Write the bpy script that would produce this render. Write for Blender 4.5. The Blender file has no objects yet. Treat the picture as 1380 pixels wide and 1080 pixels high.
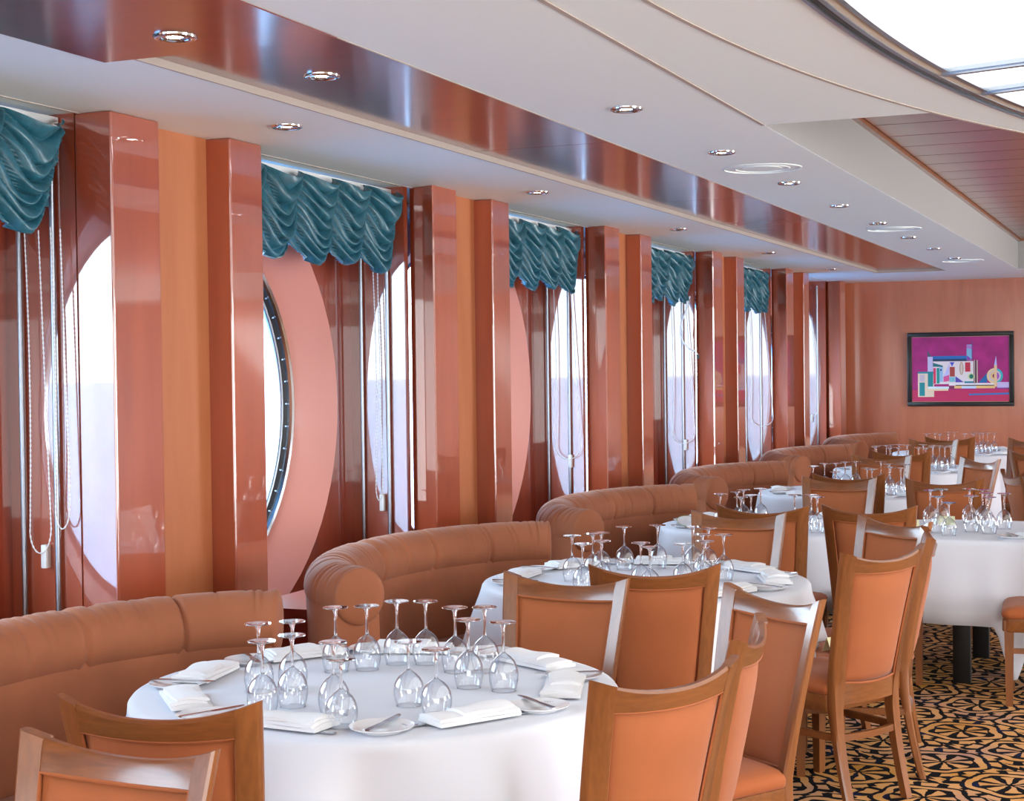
import bpy, bmesh, math, random
from mathutils import Vector, Matrix
PI = math.pi
sc = bpy.context.scene
C = sc.collection
# ------------------------------------------------------------------ camera
yaw = math.atan(900/2150); pit = -math.atan(42.75/2150); roll = 0.0125; CAMZ = 1.68
fw = Vector((-math.sin(yaw)*math.cos(pit), math.cos(yaw)*math.cos(pit), math.sin(pit)))
r0 = Vector((math.cos(yaw), math.sin(yaw), 0)); u0 = r0.cross(fw)
rr = r0*math.cos(roll) - u0*math.sin(roll); uu = u0*math.cos(roll) + r0*math.sin(roll)
cam = bpy.data.cameras.new('camera'); cam.lens = 2150/1380*36; cam.sensor_width = 36; cam.sensor_fit = 'HORIZONTAL'
cam.clip_start = 0.05; cam.clip_end = 3000
co = bpy.data.objects.new('camera', cam); C.objects.link(co)
M = Matrix((rr, uu, -fw)).transposed().to_4x4(); M.translation = Vector((0, 0, CAMZ)); co.matrix_world = M
sc.camera = co
# ------------------------------------------------------------------ world: bright hazy sky
w = bpy.data.worlds.new('sky'); sc.world = w; w.use_nodes = True
nt = w.node_tree; nt.nodes.clear()
out = nt.nodes.new('ShaderNodeOutputWorld'); bg = nt.nodes.new('ShaderNodeBackground')
tc = nt.nodes.new('ShaderNodeTexCoord'); sp = nt.nodes.new('ShaderNodeSeparateXYZ'); cr = nt.nodes.new('ShaderNodeValToRGB')
cr.color_ramp.elements[0].position = 0.0; cr.color_ramp.elements[0].color = (.80, .90, 1, 1)
cr.color_ramp.elements[1].position = 0.5; cr.color_ramp.elements[1].color = (.62, .82, 1, 1)
nt.links.new(tc.outputs['Generated'], sp.inputs[0]); nt.links.new(sp.outputs[2], cr.inputs[0])
nt.links.new(cr.outputs[0], bg.inputs[0]); bg.inputs[1].default_value = 11.0
nt.links.new(bg.outputs[0], out.inputs[0])
# ------------------------------------------------------------------ added fill area lights; skylight strength
def area(name, loc, direction, sx, sy, power, col=(1, .97, .94)):
    l = bpy.data.lights.new(name, 'AREA'); l.shape = 'RECTANGLE'; l.size = sx; l.size_y = sy; l.energy = power; l.color = col
    o = bpy.data.objects.new(name, l); C.objects.link(o); o.location = loc
    o.rotation_euler = Vector(direction).to_track_quat('-Z', 'Z').to_euler(); return o
area('added_right_fill', (6.3, 3.5, 1.35), (-1, 0, 1.0), 13, 3.0, 2100, (.92, .97, 1))  # added fill from the unseen right side, aimed up to brighten the ceiling
area('added_right_fill', (6.3, 13, 1.35), (-1, 0, 1.0), 7, 3.0, 1500, (.92, .97, 1))
area('added_aft_fill', (1.0, -4.0, 1.3), (0, 1, 1.0), 9, 2.8, 430, (.92, .97, 1))  # added fill from behind the camera; no window is built there
SKYLIGHT = 2.1
sc.view_settings.view_transform = 'Standard'; sc.view_settings.look = 'None'; sc.view_settings.gamma = 1
sc.view_settings.use_curve_mapping = False; sc.view_settings.exposure = 0.1
cy_ = getattr(sc, 'cycles', None)
try:
    cy_.max_bounces = 10; cy_.diffuse_bounces = 5; cy_.glossy_bounces = 5; cy_.transparent_max_bounces = 24; cy_.transmission_bounces = 8
    cy_.caustics_reflective = False; cy_.caustics_refractive = False; cy_.sample_clamp_indirect = 6
except Exception: pass

# ------------------------------------------------------------------ materials
def s2l(c):
    return tuple((x/255/12.92 if x/255 <= .04045 else ((x/255+.055)/1.055)**2.4) for x in c) + (1,)
def mat(name):
    m = bpy.data.materials.new(name); m.use_nodes = True; t = m.node_tree
    b = t.nodes['Principled BSDF']; return m, t, b
def N(t, kind, **kw):
    n = t.nodes.new('ShaderNode' + kind)
    for k, v in kw.items():
        if k in n.inputs: n.inputs[k].default_value = v
        else: setattr(n, k, v)
    return n
def mapping(t, scale, rot=(0, 0, 0)):
    a = N(t, 'TexCoord'); m = N(t, 'Mapping'); m.inputs['Scale'].default_value = scale; m.inputs['Rotation'].default_value = rot
    t.links.new(a.outputs['Object'], m.inputs[0]); return m
def ramp(t, fac, cols, pos=None):
    r = N(t, 'ValToRGB'); e = r.color_ramp.elements
    while len(e) < len(cols): e.new(.5)
    for i, c in enumerate(cols):
        e[i].position = pos[i] if pos else i/(len(cols)-1); e[i].color = c
    t.links.new(fac, r.inputs[0]); return r
def bump(t, b, h, strength, dist=.01):
    n = N(t, 'Bump'); n.inputs['Strength'].default_value = strength; n.inputs['Distance'].default_value = dist
    t.links.new(h, n.inputs['Height']); t.links.new(n.outputs[0], b.inputs['Normal']); return n
def wood(name, c1, c2, scale, rough=.3, coat=0., coatr=.04, bumpy=0., spec=.5, ior=1.5):
    m, t, b = mat(name); mp = mapping(t, scale)
    n1 = N(t, 'TexNoise', Scale=1., Detail=6., Roughness=.6, Distortion=.5); t.links.new(mp.outputs[0], n1.inputs['Vector'])
    mp2 = mapping(t, tuple(x*7 for x in scale)); n2 = N(t, 'TexNoise', Scale=1., Detail=3.); t.links.new(mp2.outputs[0], n2.inputs['Vector'])
    mx = N(t, 'Math', operation='MULTIPLY_ADD'); mx.inputs[1].default_value = .35
    t.links.new(n2.outputs[0], mx.inputs[0]); t.links.new(n1.outputs[0], mx.inputs[2])
    r = ramp(t, mx.outputs[0], [s2l(c2), s2l(c1)], [.38, .88]); t.links.new(r.outputs[0], b.inputs['Base Color'])
    b.inputs['Roughness'].default_value = rough; b.inputs['Coat Weight'].default_value = coat; b.inputs['Coat Roughness'].default_value = coatr
    b.inputs['Specular IOR Level'].default_value = spec; b.inputs['Coat IOR'].default_value = ior
    if bumpy: bump(t, b, n1.outputs[0], bumpy, .004)
    return m
def plain(name, c, rough=.5, metal=0., coat=0., coatr=.05, spec=.5, noise=0.):
    m, t, b = mat(name); b.inputs['Base Color'].default_value = s2l(c); b.inputs['Roughness'].default_value = rough
    b.inputs['Metallic'].default_value = metal; b.inputs['Coat Weight'].default_value = coat; b.inputs['Coat Roughness'].default_value = coatr
    b.inputs['Specular IOR Level'].default_value = spec
    if noise:
        mp = mapping(t, (3, 3, 3)); n = N(t, 'TexNoise', Scale=2., Detail=4.); t.links.new(mp.outputs[0], n.inputs['Vector'])
        r = ramp(t, n.outputs[0], [s2l([x*(1-noise) for x in c]), s2l([min(255, x*(1+noise)) for x in c])], [.3, .7]); t.links.new(r.outputs[0], b.inputs['Base Color'])
    return m
def fabric(name, c, sc_=900, strength=.25, rough=.85, var=.06, wrinkle=None):
    m, t, b = mat(name); mp = mapping(t, (1, 1, 1))
    n = N(t, 'TexNoise', Scale=float(sc_), Detail=2.); t.links.new(mp.outputs[0], n.inputs['Vector'])
    v = N(t, 'TexNoise', Scale=5., Detail=5.); t.links.new(mp.outputs[0], v.inputs['Vector'])
    r = ramp(t, v.outputs[0], [s2l([x*(1-var) for x in c]), s2l([min(255, x*(1+var)) for x in c])], [.3, .7]); t.links.new(r.outputs[0], b.inputs['Base Color'])
    b.inputs['Roughness'].default_value = rough; b.inputs['Sheen Weight'].default_value = .15; b.inputs['Sheen Roughness'].default_value = .4
    b.inputs['Specular IOR Level'].default_value = .25
    bump(t, b, n.outputs[0], strength, .001); return m
M_PANEL = wood('glossy_cherry_panel', (168, 76, 44), (132, 50, 26), (2.2, 2.2, .35), .3, 1., .02, ior=2.1)
M_PANELD = wood('glossy_cherry_panel_deep', (152, 62, 36), (116, 40, 22), (2.6, 2.6, .3), .3, 1., .03, ior=1.8)
M_RECESS = wood('satin_maple_panel', (182, 112, 72), (166, 94, 56), (3, 3, .5), .5, 0., spec=.3)
M_FARWALL = wood('glossy_cherry_wall', (186, 110, 76), (156, 82, 54), (2.5, 2.5, .3), .35, .8, .12, ior=1.7)
M_MAHOG = wood('polished_mahogany', (120, 44, 50), (92, 28, 32), (1.5, 5, 1.5), .28, 1., .15, ior=1.55)
M_MAHOG2 = wood('polished_mahogany_planks', (122, 56, 50), (96, 40, 36), (.6, 3, 1.5), .3, 1., .22, ior=1.5)
M_CHAIR = wood('honey_walnut', (142, 84, 42), (98, 53, 25), (14, 14, 1.6), .32, .6, .15)
M_CHAIRH = wood('honey_walnut_across', (142, 84, 42), (98, 53, 25), (2.5, 14, 22), .32, .6, .15)
M_CEIL = plain('ceiling_white', (236, 245, 243), .55, spec=.3)
M_TRIM = plain('beige_seam', (176, 164, 154), .6)
M_FASCIA = plain('fascia_grey', (156, 155, 153), .6, spec=.3)
M_PINK = plain('pink_reveal_paint', (208, 136, 122), .45, coat=.1)
M_CHROME = plain('chrome', (210, 214, 220), .12, 1.)
M_RAIL = plain('satin_rail', (150, 156, 166), .3, 1.)
M_CUTLERY = plain('cutlery_steel', (190, 194, 202), .24, 1.)
M_STEEL = plain('brushed_steel', (168, 178, 190), .3, 1.)
M_BLACK = plain('black_lacquer', (14, 13, 14), .4)
M_DARK = plain('dark_gasket', (40, 38, 40), .5)
M_WHITEP = plain('white_plastic', (225, 225, 225), .35)
M_WALL = plain('room_wall_cream', (222, 220, 218), .6)
M_CHINA = plain('white_china', (238, 238, 240), .12, coat=.4)
M_CARD = plain('cream_card', (226, 222, 178), .6)
M_CLOTH = fabric('white_linen', (220, 223, 232), 700, .08, .8, .006)
M_NAPKIN = fabric('white_napkin', (234, 234, 236), 900, .15, .8, .01)
M_UPH = fabric('peach_upholstery', (160, 90, 52), 500, .22, .8, .04)
M_UPHS = fabric('rust_seat_upholstery', (162, 87, 46), 500, .2, .8, .04)
M_SOFA = fabric('terracotta_sofa_velvet', (154, 92, 62), 600, .15, .75, .05)
M_PLINTH = wood('dark_red_ledge', (126, 44, 38), (104, 30, 26), (3, 3, 1), .3, .7, .08)
def emis(name, col, st):
    m = bpy.data.materials.new(name); m.use_nodes = True; t = m.node_tree; t.nodes.clear()
    o = t.nodes.new('ShaderNodeOutputMaterial'); e = t.nodes.new('ShaderNodeEmission'); e.inputs[0].default_value = col; e.inputs[1].default_value = st
    t.links.new(e.outputs[0], o.inputs[0]); return m
M_SKYL = emis('lit_skylight_panel', (1, .985, .95, 1), SKYLIGHT)
M_LAMP = emis('halogen_lamp', (1, .93, .82, 1), 26)
# silk: teal satin
def silk():
    m, t, b = mat('teal_satin'); mp = mapping(t, (1, 1, 1)); v = N(t, 'TexNoise', Scale=40., Detail=4.); t.links.new(mp.outputs[0], v.inputs['Vector'])
    r = ramp(t, v.outputs[0], [s2l((24, 82, 98)), s2l((40, 106, 124))], [.3, .7]); t.links.new(r.outputs[0], b.inputs['Base Color'])
    b.inputs['Roughness'].default_value = .36; b.inputs['Sheen Weight'].default_value = .12; b.inputs['Specular IOR Level'].default_value = .7
    b.inputs['Sheen Tint'].default_value = s2l((150, 205, 215)); bump(t, b, v.outputs[0], .12, .004)
    tl = N(t, 'BsdfTranslucent'); t.links.new(r.outputs[0], tl.inputs[0]); mx = N(t, 'MixShader'); mx.inputs[0].default_value = .12
    t.links.new(b.outputs[0], mx.inputs[1]); t.links.new(tl.outputs[0], mx.inputs[2]); t.links.new(mx.outputs[0], t.nodes['Material Output'].inputs[0]); return m
M_SILK = silk()
def glass(name, tint=(1, 1, 1, 1), lo=.04, ior=1.5):
    m = bpy.data.materials.new(name); m.use_nodes = True; t = m.node_tree; t.nodes.clear()
    o = N(t, 'OutputMaterial'); tr = N(t, 'BsdfTransparent'); tr.inputs[0].default_value = tint
    g = N(t, 'BsdfGlossy'); g.inputs['Roughness'].default_value = .015; g.inputs[0].default_value = (1, 1, 1, 1)
    lw = N(t, 'LayerWeight'); lw.inputs[0].default_value = .5; pw = N(t, 'Math', operation='POWER'); pw.inputs[1].default_value = 2.6
    t.links.new(lw.outputs['Facing'], pw.inputs[0]); f = N(t, 'Math', operation='MULTIPLY_ADD'); f.inputs[1].default_value = .9; f.inputs[2].default_value = lo; t.links.new(pw.outputs[0], f.inputs[0]); mx = N(t, 'MixShader')
    t.links.new(f.outputs[0], mx.inputs[0]); t.links.new(tr.outputs[0], mx.inputs[1]); t.links.new(g.outputs[0], mx.inputs[2]); t.links.new(mx.outputs[0], o.inputs[0]); return m
M_BOWL = glass('wine_glass_bowl', (.87, .90, .93, 1), lo=.10)
_t = M_BOWL.node_tree; _lw = [n for n in _t.nodes if n.type == 'LAYER_WEIGHT'][0]; _tr = [n for n in _t.nodes if n.type == 'BSDF_TRANSPARENT'][0]
_r = ramp(_t, _lw.outputs['Facing'], [(.97, .98, .99, 1), (.86, .89, .93, 1), (.42, .46, .52, 1), (.20, .22, .26, 1)], [.15, .5, .82, 1.]); _t.links.new(_r.outputs[0], _tr.inputs[0])  # dark refraction edges painted into the transparent colour by viewing angle
M_PANE = glass('window_glass', (.93, .97, .99, 1), lo=.02)
[n for n in M_PANE.node_tree.nodes if n.type == 'MATH' and n.operation == 'MULTIPLY_ADD'][0].inputs[1].default_value = .25
def solidglass():
    m, t, b = mat('wine_glass_stem'); b.inputs['Transmission Weight'].default_value = 1; b.inputs['Roughness'].default_value = 0
    b.inputs['IOR'].default_value = 1.5; b.inputs['Base Color'].default_value = (1, 1, 1, 1); return m
M_STEM = solidglass()
def carpet():
    m, t, b = mat('arabesque_carpet'); L = t.links.new
    tcn = N(t, 'TexCoord'); nz = N(t, 'TexNoise', Scale=9., Detail=2.); L(tcn.outputs['Object'], nz.inputs['Vector'])
    ds = N(t, 'VectorMath', operation='MULTIPLY_ADD'); ds.inputs[1].default_value = (.05, .05, 0); L(nz.outputs['Color'], ds.inputs[0]); L(tcn.outputs['Object'], ds.inputs[2])
    W, H = .60, .60
    def mth(op, a, b_=None, c_=None):
        n = N(t, 'Math', operation=op)
        for i, v in enumerate((a, b_, c_)):
            if v is None: continue
            if isinstance(v, (int, float)): n.inputs[i].default_value = v
            else: L(v, n.inputs[i])
        return n.outputs[0]
    sx = N(t, 'SeparateXYZ'); L(ds.outputs[0], sx.inputs[0])
    def cell(ox, oy):
        fx = mth('SUBTRACT', mth('FRACT', mth('ADD', mth('DIVIDE', sx.outputs[0], W), ox)), .5)
        fy = mth('SUBTRACT', mth('FRACT', mth('ADD', mth('DIVIDE', sx.outputs[1], H), oy)), .5)
        r = mth('SQRT', mth('ADD', mth('MULTIPLY', fx, fx), mth('MULTIPLY', fy, fy)))
        a = mth('ARCTAN2', fy, fx); return r, a, fx, fy
    r1, a1, x1, y1 = cell(0, 0); r2, a2, x2, y2 = cell(.5, .5)
    sel = mth('LESS_THAN', r1, r2)
    def mix(p, q): return mth('ADD', mth('MULTIPLY', p, sel), mth('MULTIPLY', q, mth('SUBTRACT', 1., sel)))
    r = mix(r1, r2); a = mix(a1, a2)
    pet = mth('SINE', mth('MULTIPLY', a, 8.))
    inner = mth('MULTIPLY', mth('GREATER_THAN', mth('ADD', pet, mth('MULTIPLY', r, 3.)), .35), mth('MULTIPLY', mth('LESS_THAN', r, .2), mth('GREATER_THAN', r, .03)))
    wob = mth('MULTIPLY', mth('SINE', mth('MULTIPLY', a, 5.)), .022)
    rw = mth('ADD', r, wob)
    ring1 = mth('MULTIPLY', mth('GREATER_THAN', rw, .235), mth('LESS_THAN', rw, .29))
    tick = mth('SINE', mth('MULTIPLY', a, 13.))
    ring2 = mth('MULTIPLY', mth('MULTIPLY', mth('GREATER_THAN', rw, .325), mth('LESS_THAN', rw, .40)), mth('GREATER_THAN', tick, -.45))
    ring3 = mth('MULTIPLY', mth('GREATER_THAN', rw, .425), mth('GREATER_THAN', mth('SINE', mth('MULTIPLY', mth('ADD', x1, y1), 40.)), .1))
    tot = mth('MINIMUM', mth('ADD', mth('ADD', inner, ring1), mth('ADD', ring2, ring3)), 1.)
    n2 = N(t, 'TexNoise', Scale=2.2, Detail=3.); L(tcn.outputs['Object'], n2.inputs['Vector'])
    gold = ramp(t, n2.outputs[0], [s2l((196, 138, 62)), s2l((214, 160, 104)), s2l((182, 140, 124))], [.3, .5, .7])
    n3 = N(t, 'TexNoise', Scale=6., Detail=2.); L(tcn.outputs['Object'], n3.inputs['Vector'])
    dk = ramp(t, n3.outputs[0], [s2l((10, 10, 14)), s2l((16, 16, 22)), s2l((18, 30, 62))], [.3, .6, .7])
    mx = N(t, 'Mix', data_type='RGBA'); L(tot, mx.inputs[0]); L(dk.outputs[0], mx.inputs[6]); L(gold.outputs[0], mx.inputs[7])
    L(mx.outputs[2], b.inputs['Base Color']); b.inputs['Roughness'].default_value = .95; b.inputs['Specular IOR Level'].default_value = .1
    fz = N(t, 'TexNoise', Scale=350., Detail=2.); L(tcn.outputs['Object'], fz.inputs['Vector']); bump(t, b, fz.outputs[0], .5, .003)
    return m
M_CARPET = carpet()
def sea_m():
    m, t, b = mat('sea_water'); b.inputs['Base Color'].default_value = s2l((70, 130, 175)); b.inputs['Roughness'].default_value = .25
    mp = mapping(t, (.15, .15, .15)); n = N(t, 'TexNoise', Scale=4., Detail=6.); t.links.new(mp.outputs[0], n.inputs['Vector']); bump(t, b, n.outputs[0], .6, 1.); return m
M_SEA = sea_m()

# ------------------------------------------------------------------ mesh helpers
def obj(name, verts, faces, m, parent=None, smooth=True, ang=.7, wn=0, **props):
    me = bpy.data.meshes.new(name); me.from_pydata([tuple(v) for v in verts], [], faces); me.validate(clean_customdata=False)
    bm = bmesh.new(); bm.from_mesh(me); bmesh.ops.recalc_face_normals(bm, faces=bm.faces); bm.to_mesh(me); bm.free()
    me.materials.append(m)
    if smooth:
        me.polygons.foreach_set('use_smooth', [True]*len(me.polygons)); me.set_sharp_from_angle(angle=ang)
    o = bpy.data.objects.new(name, me); C.objects.link(o)
    if wn: md = o.modifiers.new('normals', 'WEIGHTED_NORMAL'); md.weight = 100; md.keep_sharp = False; me.set_sharp_from_angle(angle=3.1)
    if parent: o.parent = parent
    for k, v in props.items(): o[k] = v
    return o
class MB:
    def __init__(s): s.v = []; s.f = []
    def add(s, v, f):
        n = len(s.v); s.v += [tuple(p) for p in v]; s.f += [tuple(i+n for i in q) for q in f]; return s
    def loft(s, rings, close=False, caps=True):
        n = len(rings[0]); v = [p for r in rings for p in r]; f = []
        K = len(rings)
        for i in range(K if close else K-1):
            j = (i+1) % K
            for k in range(n):
                l = (k+1) % n; f.append((i*n+k, i*n+l, j*n+l, j*n+k))
        if caps and not close: f.append(tuple(range(n))); f.append(tuple((K-1)*n+k for k in range(n)))
        return s.add(v, f)
    def box(s, x0, x1, y0, y1, z0, z1, bev=0.):
        if bev:
            b = bmesh.new(); bmesh.ops.create_cube(b, size=1)
            for q in b.verts: q.co = Vector((x0+(q.co.x+.5)*(x1-x0), y0+(q.co.y+.5)*(y1-y0), z0+(q.co.z+.5)*(z1-z0)))
            bmesh.ops.bevel(b, geom=list(b.edges), offset=bev, segments=2, profile=.5, affect='EDGES')
            b.verts.index_update(); s.add([q.co[:] for q in b.verts], [[q.index for q in f.verts] for f in b.faces]); b.free(); return s
        v = [(x, y, z) for x in (x0, x1) for y in (y0, y1) for z in (z0, z1)]
        return s.add(v, [(0, 1, 3, 2), (4, 6, 7, 5), (0, 4, 5, 1), (2, 3, 7, 6), (0, 2, 6, 4), (1, 5, 7, 3)])
    def tube(s, pts, r, n=8, close=False):
        pts = [Vector(p) for p in pts]; K = len(pts); rings = []
        up = None
        for i, p in enumerate(pts):
            a = pts[(i-1) % K] if (close or i > 0) else p; b = pts[(i+1) % K] if (close or i < K-1) else p
            t = (b-a).normalized()
            if up is None: up = Vector((0, 0, 1)) if abs(t.z) < .9 else Vector((1, 0, 0))
            x = t.cross(up).normalized(); y = x.cross(t).normalized(); up = y
            ri = r[i] if isinstance(r, (list, tuple)) else r
            rings.append([p + x*ri*math.cos(2*PI*k/n) + y*ri*math.sin(2*PI*k/n) for k in range(n)])
        return s.loft(rings, close)
    def lathe(s, prof, n=32, c=(0, 0)):
        v = []; f = []; ends = []
        idx = []
        for (r, z) in prof:
            if r < 1e-6: idx.append([len(v)]); v.append((c[0], c[1], z))
            else:
                idx.append(list(range(len(v), len(v)+n))); v += [(c[0]+r*math.cos(2*PI*k/n), c[1]+r*math.sin(2*PI*k/n), z) for k in range(n)]
        for a, b in zip(idx, idx[1:]):
            for k in range(n):
                l = (k+1) % n
                if len(a) == 1 and len(b) == 1: continue
                if len(a) == 1: f.append((a[0], b[k], b[l]))
                elif len(b) == 1: f.append((a[k], a[l], b[0]))
                else: f.append((a[k], a[l], b[l], b[k]))
        return s.add(v, f)
    def prism(s, poly, z0, z1):
        n = len(poly); v = [(x, y, z0) for x, y in poly] + [(x, y, z1) for x, y in poly]
        return s.add(v, [tuple(range(n)), tuple(range(n, 2*n))] + [(i, (i+1) % n, n+(i+1) % n, n+i) for i in range(n)])
    def obj(s, name, m, parent=None, **k): return obj(name, s.v, s.f, m, parent, **k)
def tag(o, label, cat, group=None):
    o['label'] = label; o['category'] = cat
    if group: o['group'] = group
    return o
def empty(name, loc=(0, 0, 0), rz=0, label=None, cat=None, group=None):
    o = bpy.data.objects.new(name, None); o.empty_display_size = .1; C.objects.link(o); o.location = loc; o.rotation_euler = (0, 0, rz)
    if label: tag(o, label, cat, group)
    return o
def copy_tree(o, parent=None):
    c = o.copy(); C.objects.link(c); c.parent = parent
    for ch in [x for x in o.children]: copy_tree(ch, c)
    return c
def place(proto, used, loc, rz, label, cat, group):
    o = proto if not used else copy_tree(proto)
    o.location = loc; o.rotation_euler = (0, 0, rz)
    for k in ('group',):
        if k in o: del o[k]
    return tag(o, label, cat, group)
ORD = ['', 'first', 'second', 'third', 'fourth', 'fifth', 'sixth', 'seventh', 'eighth', 'ninth', 'tenth', 'eleventh', 'twelfth', 'thirteenth', 'fourteenth', 'fifteenth', 'sixteenth', 'seventeenth']

# ------------------------------------------------------------------ room shell
ZC = 2.605; YF = 18.2; YB = -5.2; XR = 7.5; XW = -3.92; PITCH = 2.6
PY = [4.64+PITCH*k for k in range(-1, 6)]          # near face of every pillar pair
MB().box(XW-.2, XR, YB, YF, -.06, 0).obj('floor', M_CARPET, kind='structure')
far = MB().box(XW-.2, XR, YF, YF+.12, 0, 3.1).obj('wall_far', M_FARWALL, kind='structure')
MB().box(XW-.2, XR, YB-.12, YB, 0, 3.1).obj('wall_back', M_WALL, kind='structure')
MB().box(XR, XR+.12, YB, YF, 0, 3.1).obj('wall_right', M_WALL, kind='structure')
# skylight plan curves
OC = (7.44, 3.38); OR = 8.69; IC = (10.27, 3.59); IR = 11.12
def rin(th, extra=0.):
    d = (math.cos(th), math.sin(th)); ex, ey = OC[0]-IC[0], OC[1]-IC[1]
    b = ex*d[0]+ey*d[1]; c = ex*ex+ey*ey-(IR-extra)**2
    return min(-b+math.sqrt(max(0, b*b-c)), OR-.20-extra)
THS = [PI/2 + PI*i/360 for i in range(361)]
def pol(th, r): return (OC[0]+r*math.cos(th), OC[1]+r*math.sin(th))
TH = .03
cm = MB()
cm.box(-3.59, -2.83, 3.91, YF, ZC, ZC+TH); cm.box(-3.59, -2.93, YB, 3.91, ZC, ZC+TH)
cm.box(-2.15, -1.47, YB, YF, ZC, ZC+TH); cm.box(-2.83, -2.15, 16.35, YF, ZC, ZC+TH)
cm.box(-1.47, XR, 16.5, YF, ZC, ZC+TH)
for (a, b) in zip(THS, THS[1:]):                     # ring between the curved seam and the skylight
    q = [pol(a, OR), pol(b, OR), pol(b, rin(b)), pol(a, rin(a))]; cm.prism(q, ZC, ZC+TH)
def xo(y): return OC[0]-math.sqrt(max(0., OR*OR-(y-OC[1])**2))
ys = [YB+(6.05-YB)*i/60 for i in range(61)]
for a, b in zip(ys, ys[1:]): cm.prism([(-1.47, a), (xo(a), a), (xo(b), b), (-1.47, b)], ZC, ZC+TH)
ceil = cm.obj('ceiling', M_CEIL, kind='structure', smooth=False)
# alcove ceiling behind the curtain slot
MB().box(XW-.2, -3.59, YB, YF, ZC+.002, ZC+.05).obj('alcove_soffit', M_CEIL, ceil)
MB().box(-3.595, -3.588, YB, YF, ZC-.003, ZC+.03).obj('edge_trim', M_TRIM, ceil)
MB().box(XW-.2, XR, YB, YF, 3.05, 3.1).obj('deckhead', M_FASCIA, ceil)
# seams
MB().box(-1.480, -1.464, YB, 6.05, ZC-.003, ZC+.01).obj('seam', M_TRIM, ceil)
sm = MB(); sm.loft([[pol(a, OR-.007)+(ZC-.003,), pol(a, OR+.007)+(ZC-.003,), pol(a, OR+.007)+(ZC+.01,), pol(a, OR-.007)+(ZC+.01,)] for a in THS]); sm.obj('seam', M_TRIM, ceil)
# mahogany strip: recessed run and flush end panel
st = MB().box(-2.93, -2.15, YB, 3.91, ZC-.004, ZC+.03).obj('flush_mahogany_panel', M_MAHOG, ceil)
yy = 3.915
while yy < 16.3:
    y2 = min(yy+2.45, 16.35); MB().box(-2.826, -2.154, yy+.002, y2-.003, ZC+.022, ZC+.045).obj('strip_panel', M_MAHOG, ceil); yy = y2
tr_ = MB().box(-2.835, -2.826, 3.915, 16.35, ZC-.002, ZC+.045).box(-2.155, -2.148, 3.915, 16.35, ZC-.002, ZC+.045).box(-2.83, -2.15, 16.345, 16.355, ZC-.002, ZC+.045)
tr_.obj('strip_edging', M_TRIM, ceil)
# coffer
CZ = 2.905
MB().box(-1.50, -1.469, 6.05, 16.5, ZC+.0015, CZ+.05).obj('coffer_side', M_FASCIA, ceil, smooth=False)
MB().box(-1.50, XR, 16.499, 16.53, ZC+.0015, CZ+.05).obj('coffer_side', M_FASCIA, ceil, smooth=False)
MB().box(-1.50, xo(6.05)+.02, 6.02, 6.051, ZC+.0015, CZ+.05).obj('coffer_side', M_FASCIA, ceil, smooth=False)
MB().loft([[pol(a, OR-.03)+(ZC+.0015,), pol(a, OR+.001)+(ZC+.0015,), pol(a, OR+.001)+(CZ+.05,), pol(a, OR-.03)+(CZ+.05,)] for a in THS]).obj('coffer_side', M_FASCIA, ceil, smooth=False)
MB().box(-1.47, -1.44, 6.05, 16.5, CZ-.028, CZ).box(-1.47, XR, 16.47, 16.5, CZ-.028, CZ).obj('coffer_trim', M_CHAIR, ceil)
MB().box(-1.47, XR, 6.05, 16.5, CZ+.012, CZ+.03).obj('coffer_backing', M_BLACK, ceil)
yy = 6.06
while yy < 16.45:
    y2 = min(yy+.44, 16.49); MB().box(-1.435, XR, yy+.007, y2-.007, CZ-.006, CZ+.012).obj('plank', M_MAHOG2, ceil, smooth=False); yy = y2
# skylight
sk = MB(); GZ = ZC+.014
for (a, b) in zip(THS, THS[1:]):
    p, q = pol(a, rin(a, -.02)), pol(b, rin(b, -.02)); sk.add([(p[0], p[1], GZ), (q[0], q[1], GZ), (XR, q[1], GZ), (XR, p[1], GZ)], [(0, 1, 2, 3)])
skl = sk.obj('window_8', M_SKYL, kind='structure', smooth=False); skl['label'] = 'glowing white skylight panels in a curved chrome frame'
def band(name, r0_, z0, r1_, z1, m, th=.006):
    b = MB(); rings = []
    for a in THS:
        p0 = pol(a, rin(a)+r0_); p1 = pol(a, rin(a)+r1_)
        rings.append([(p0[0], p0[1], z0), (p1[0], p1[1], z1), (p1[0], p1[1], z1+th), (p0[0], p0[1], z0+th)])
    b.loft(rings); return b.obj(name, m, skl)
band('outer_lip', .030, ZC-.008, .016, ZC-.010, M_STEEL); band('shadow_gap', .017, ZC-.003, -.008, ZC-.002, M_DARK)
band('inner_lip', -.008, ZC-.009, -.020, ZC-.007, M_STEEL); band('frame_cove', -.020, ZC-.004, -.048, ZC+.004, M_TRIM)
band('inner_rail', -.046, ZC-.004, -.060, ZC-.002, M_STEEL)
for y in (-2.6, -1.0, .6, 2.2, 3.7, 5.25, 5.71, 6.2, 6.7, 7.3, 8.6):
    th = min(THS, key=lambda a: abs(pol(a, rin(a))[1]-y) + (9 if a < PI/2 else 0))
    x_, y_ = pol(th, rin(th)-.03); d = Vector((5.0-x_, 3.6-y_, 0)).normalized(); n = Vector((-d.y, d.x, 0))*.026; L_ = 5.2
    A = Vector((x_, y_, 0)); B = A+d*L_; b = MB()
    b.prism([(A+n)[:2], (B+n)[:2], (B-n)[:2], (A-n)[:2]], ZC+.0, ZC+.016); b.prism([(A+n*.5)[:2], (B+n*.5)[:2], (B-n*.5)[:2], (A-n*.5)[:2]], ZC-.008, ZC+.0)
    b.obj('glazing_bar', M_STEEL, skl)

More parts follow.
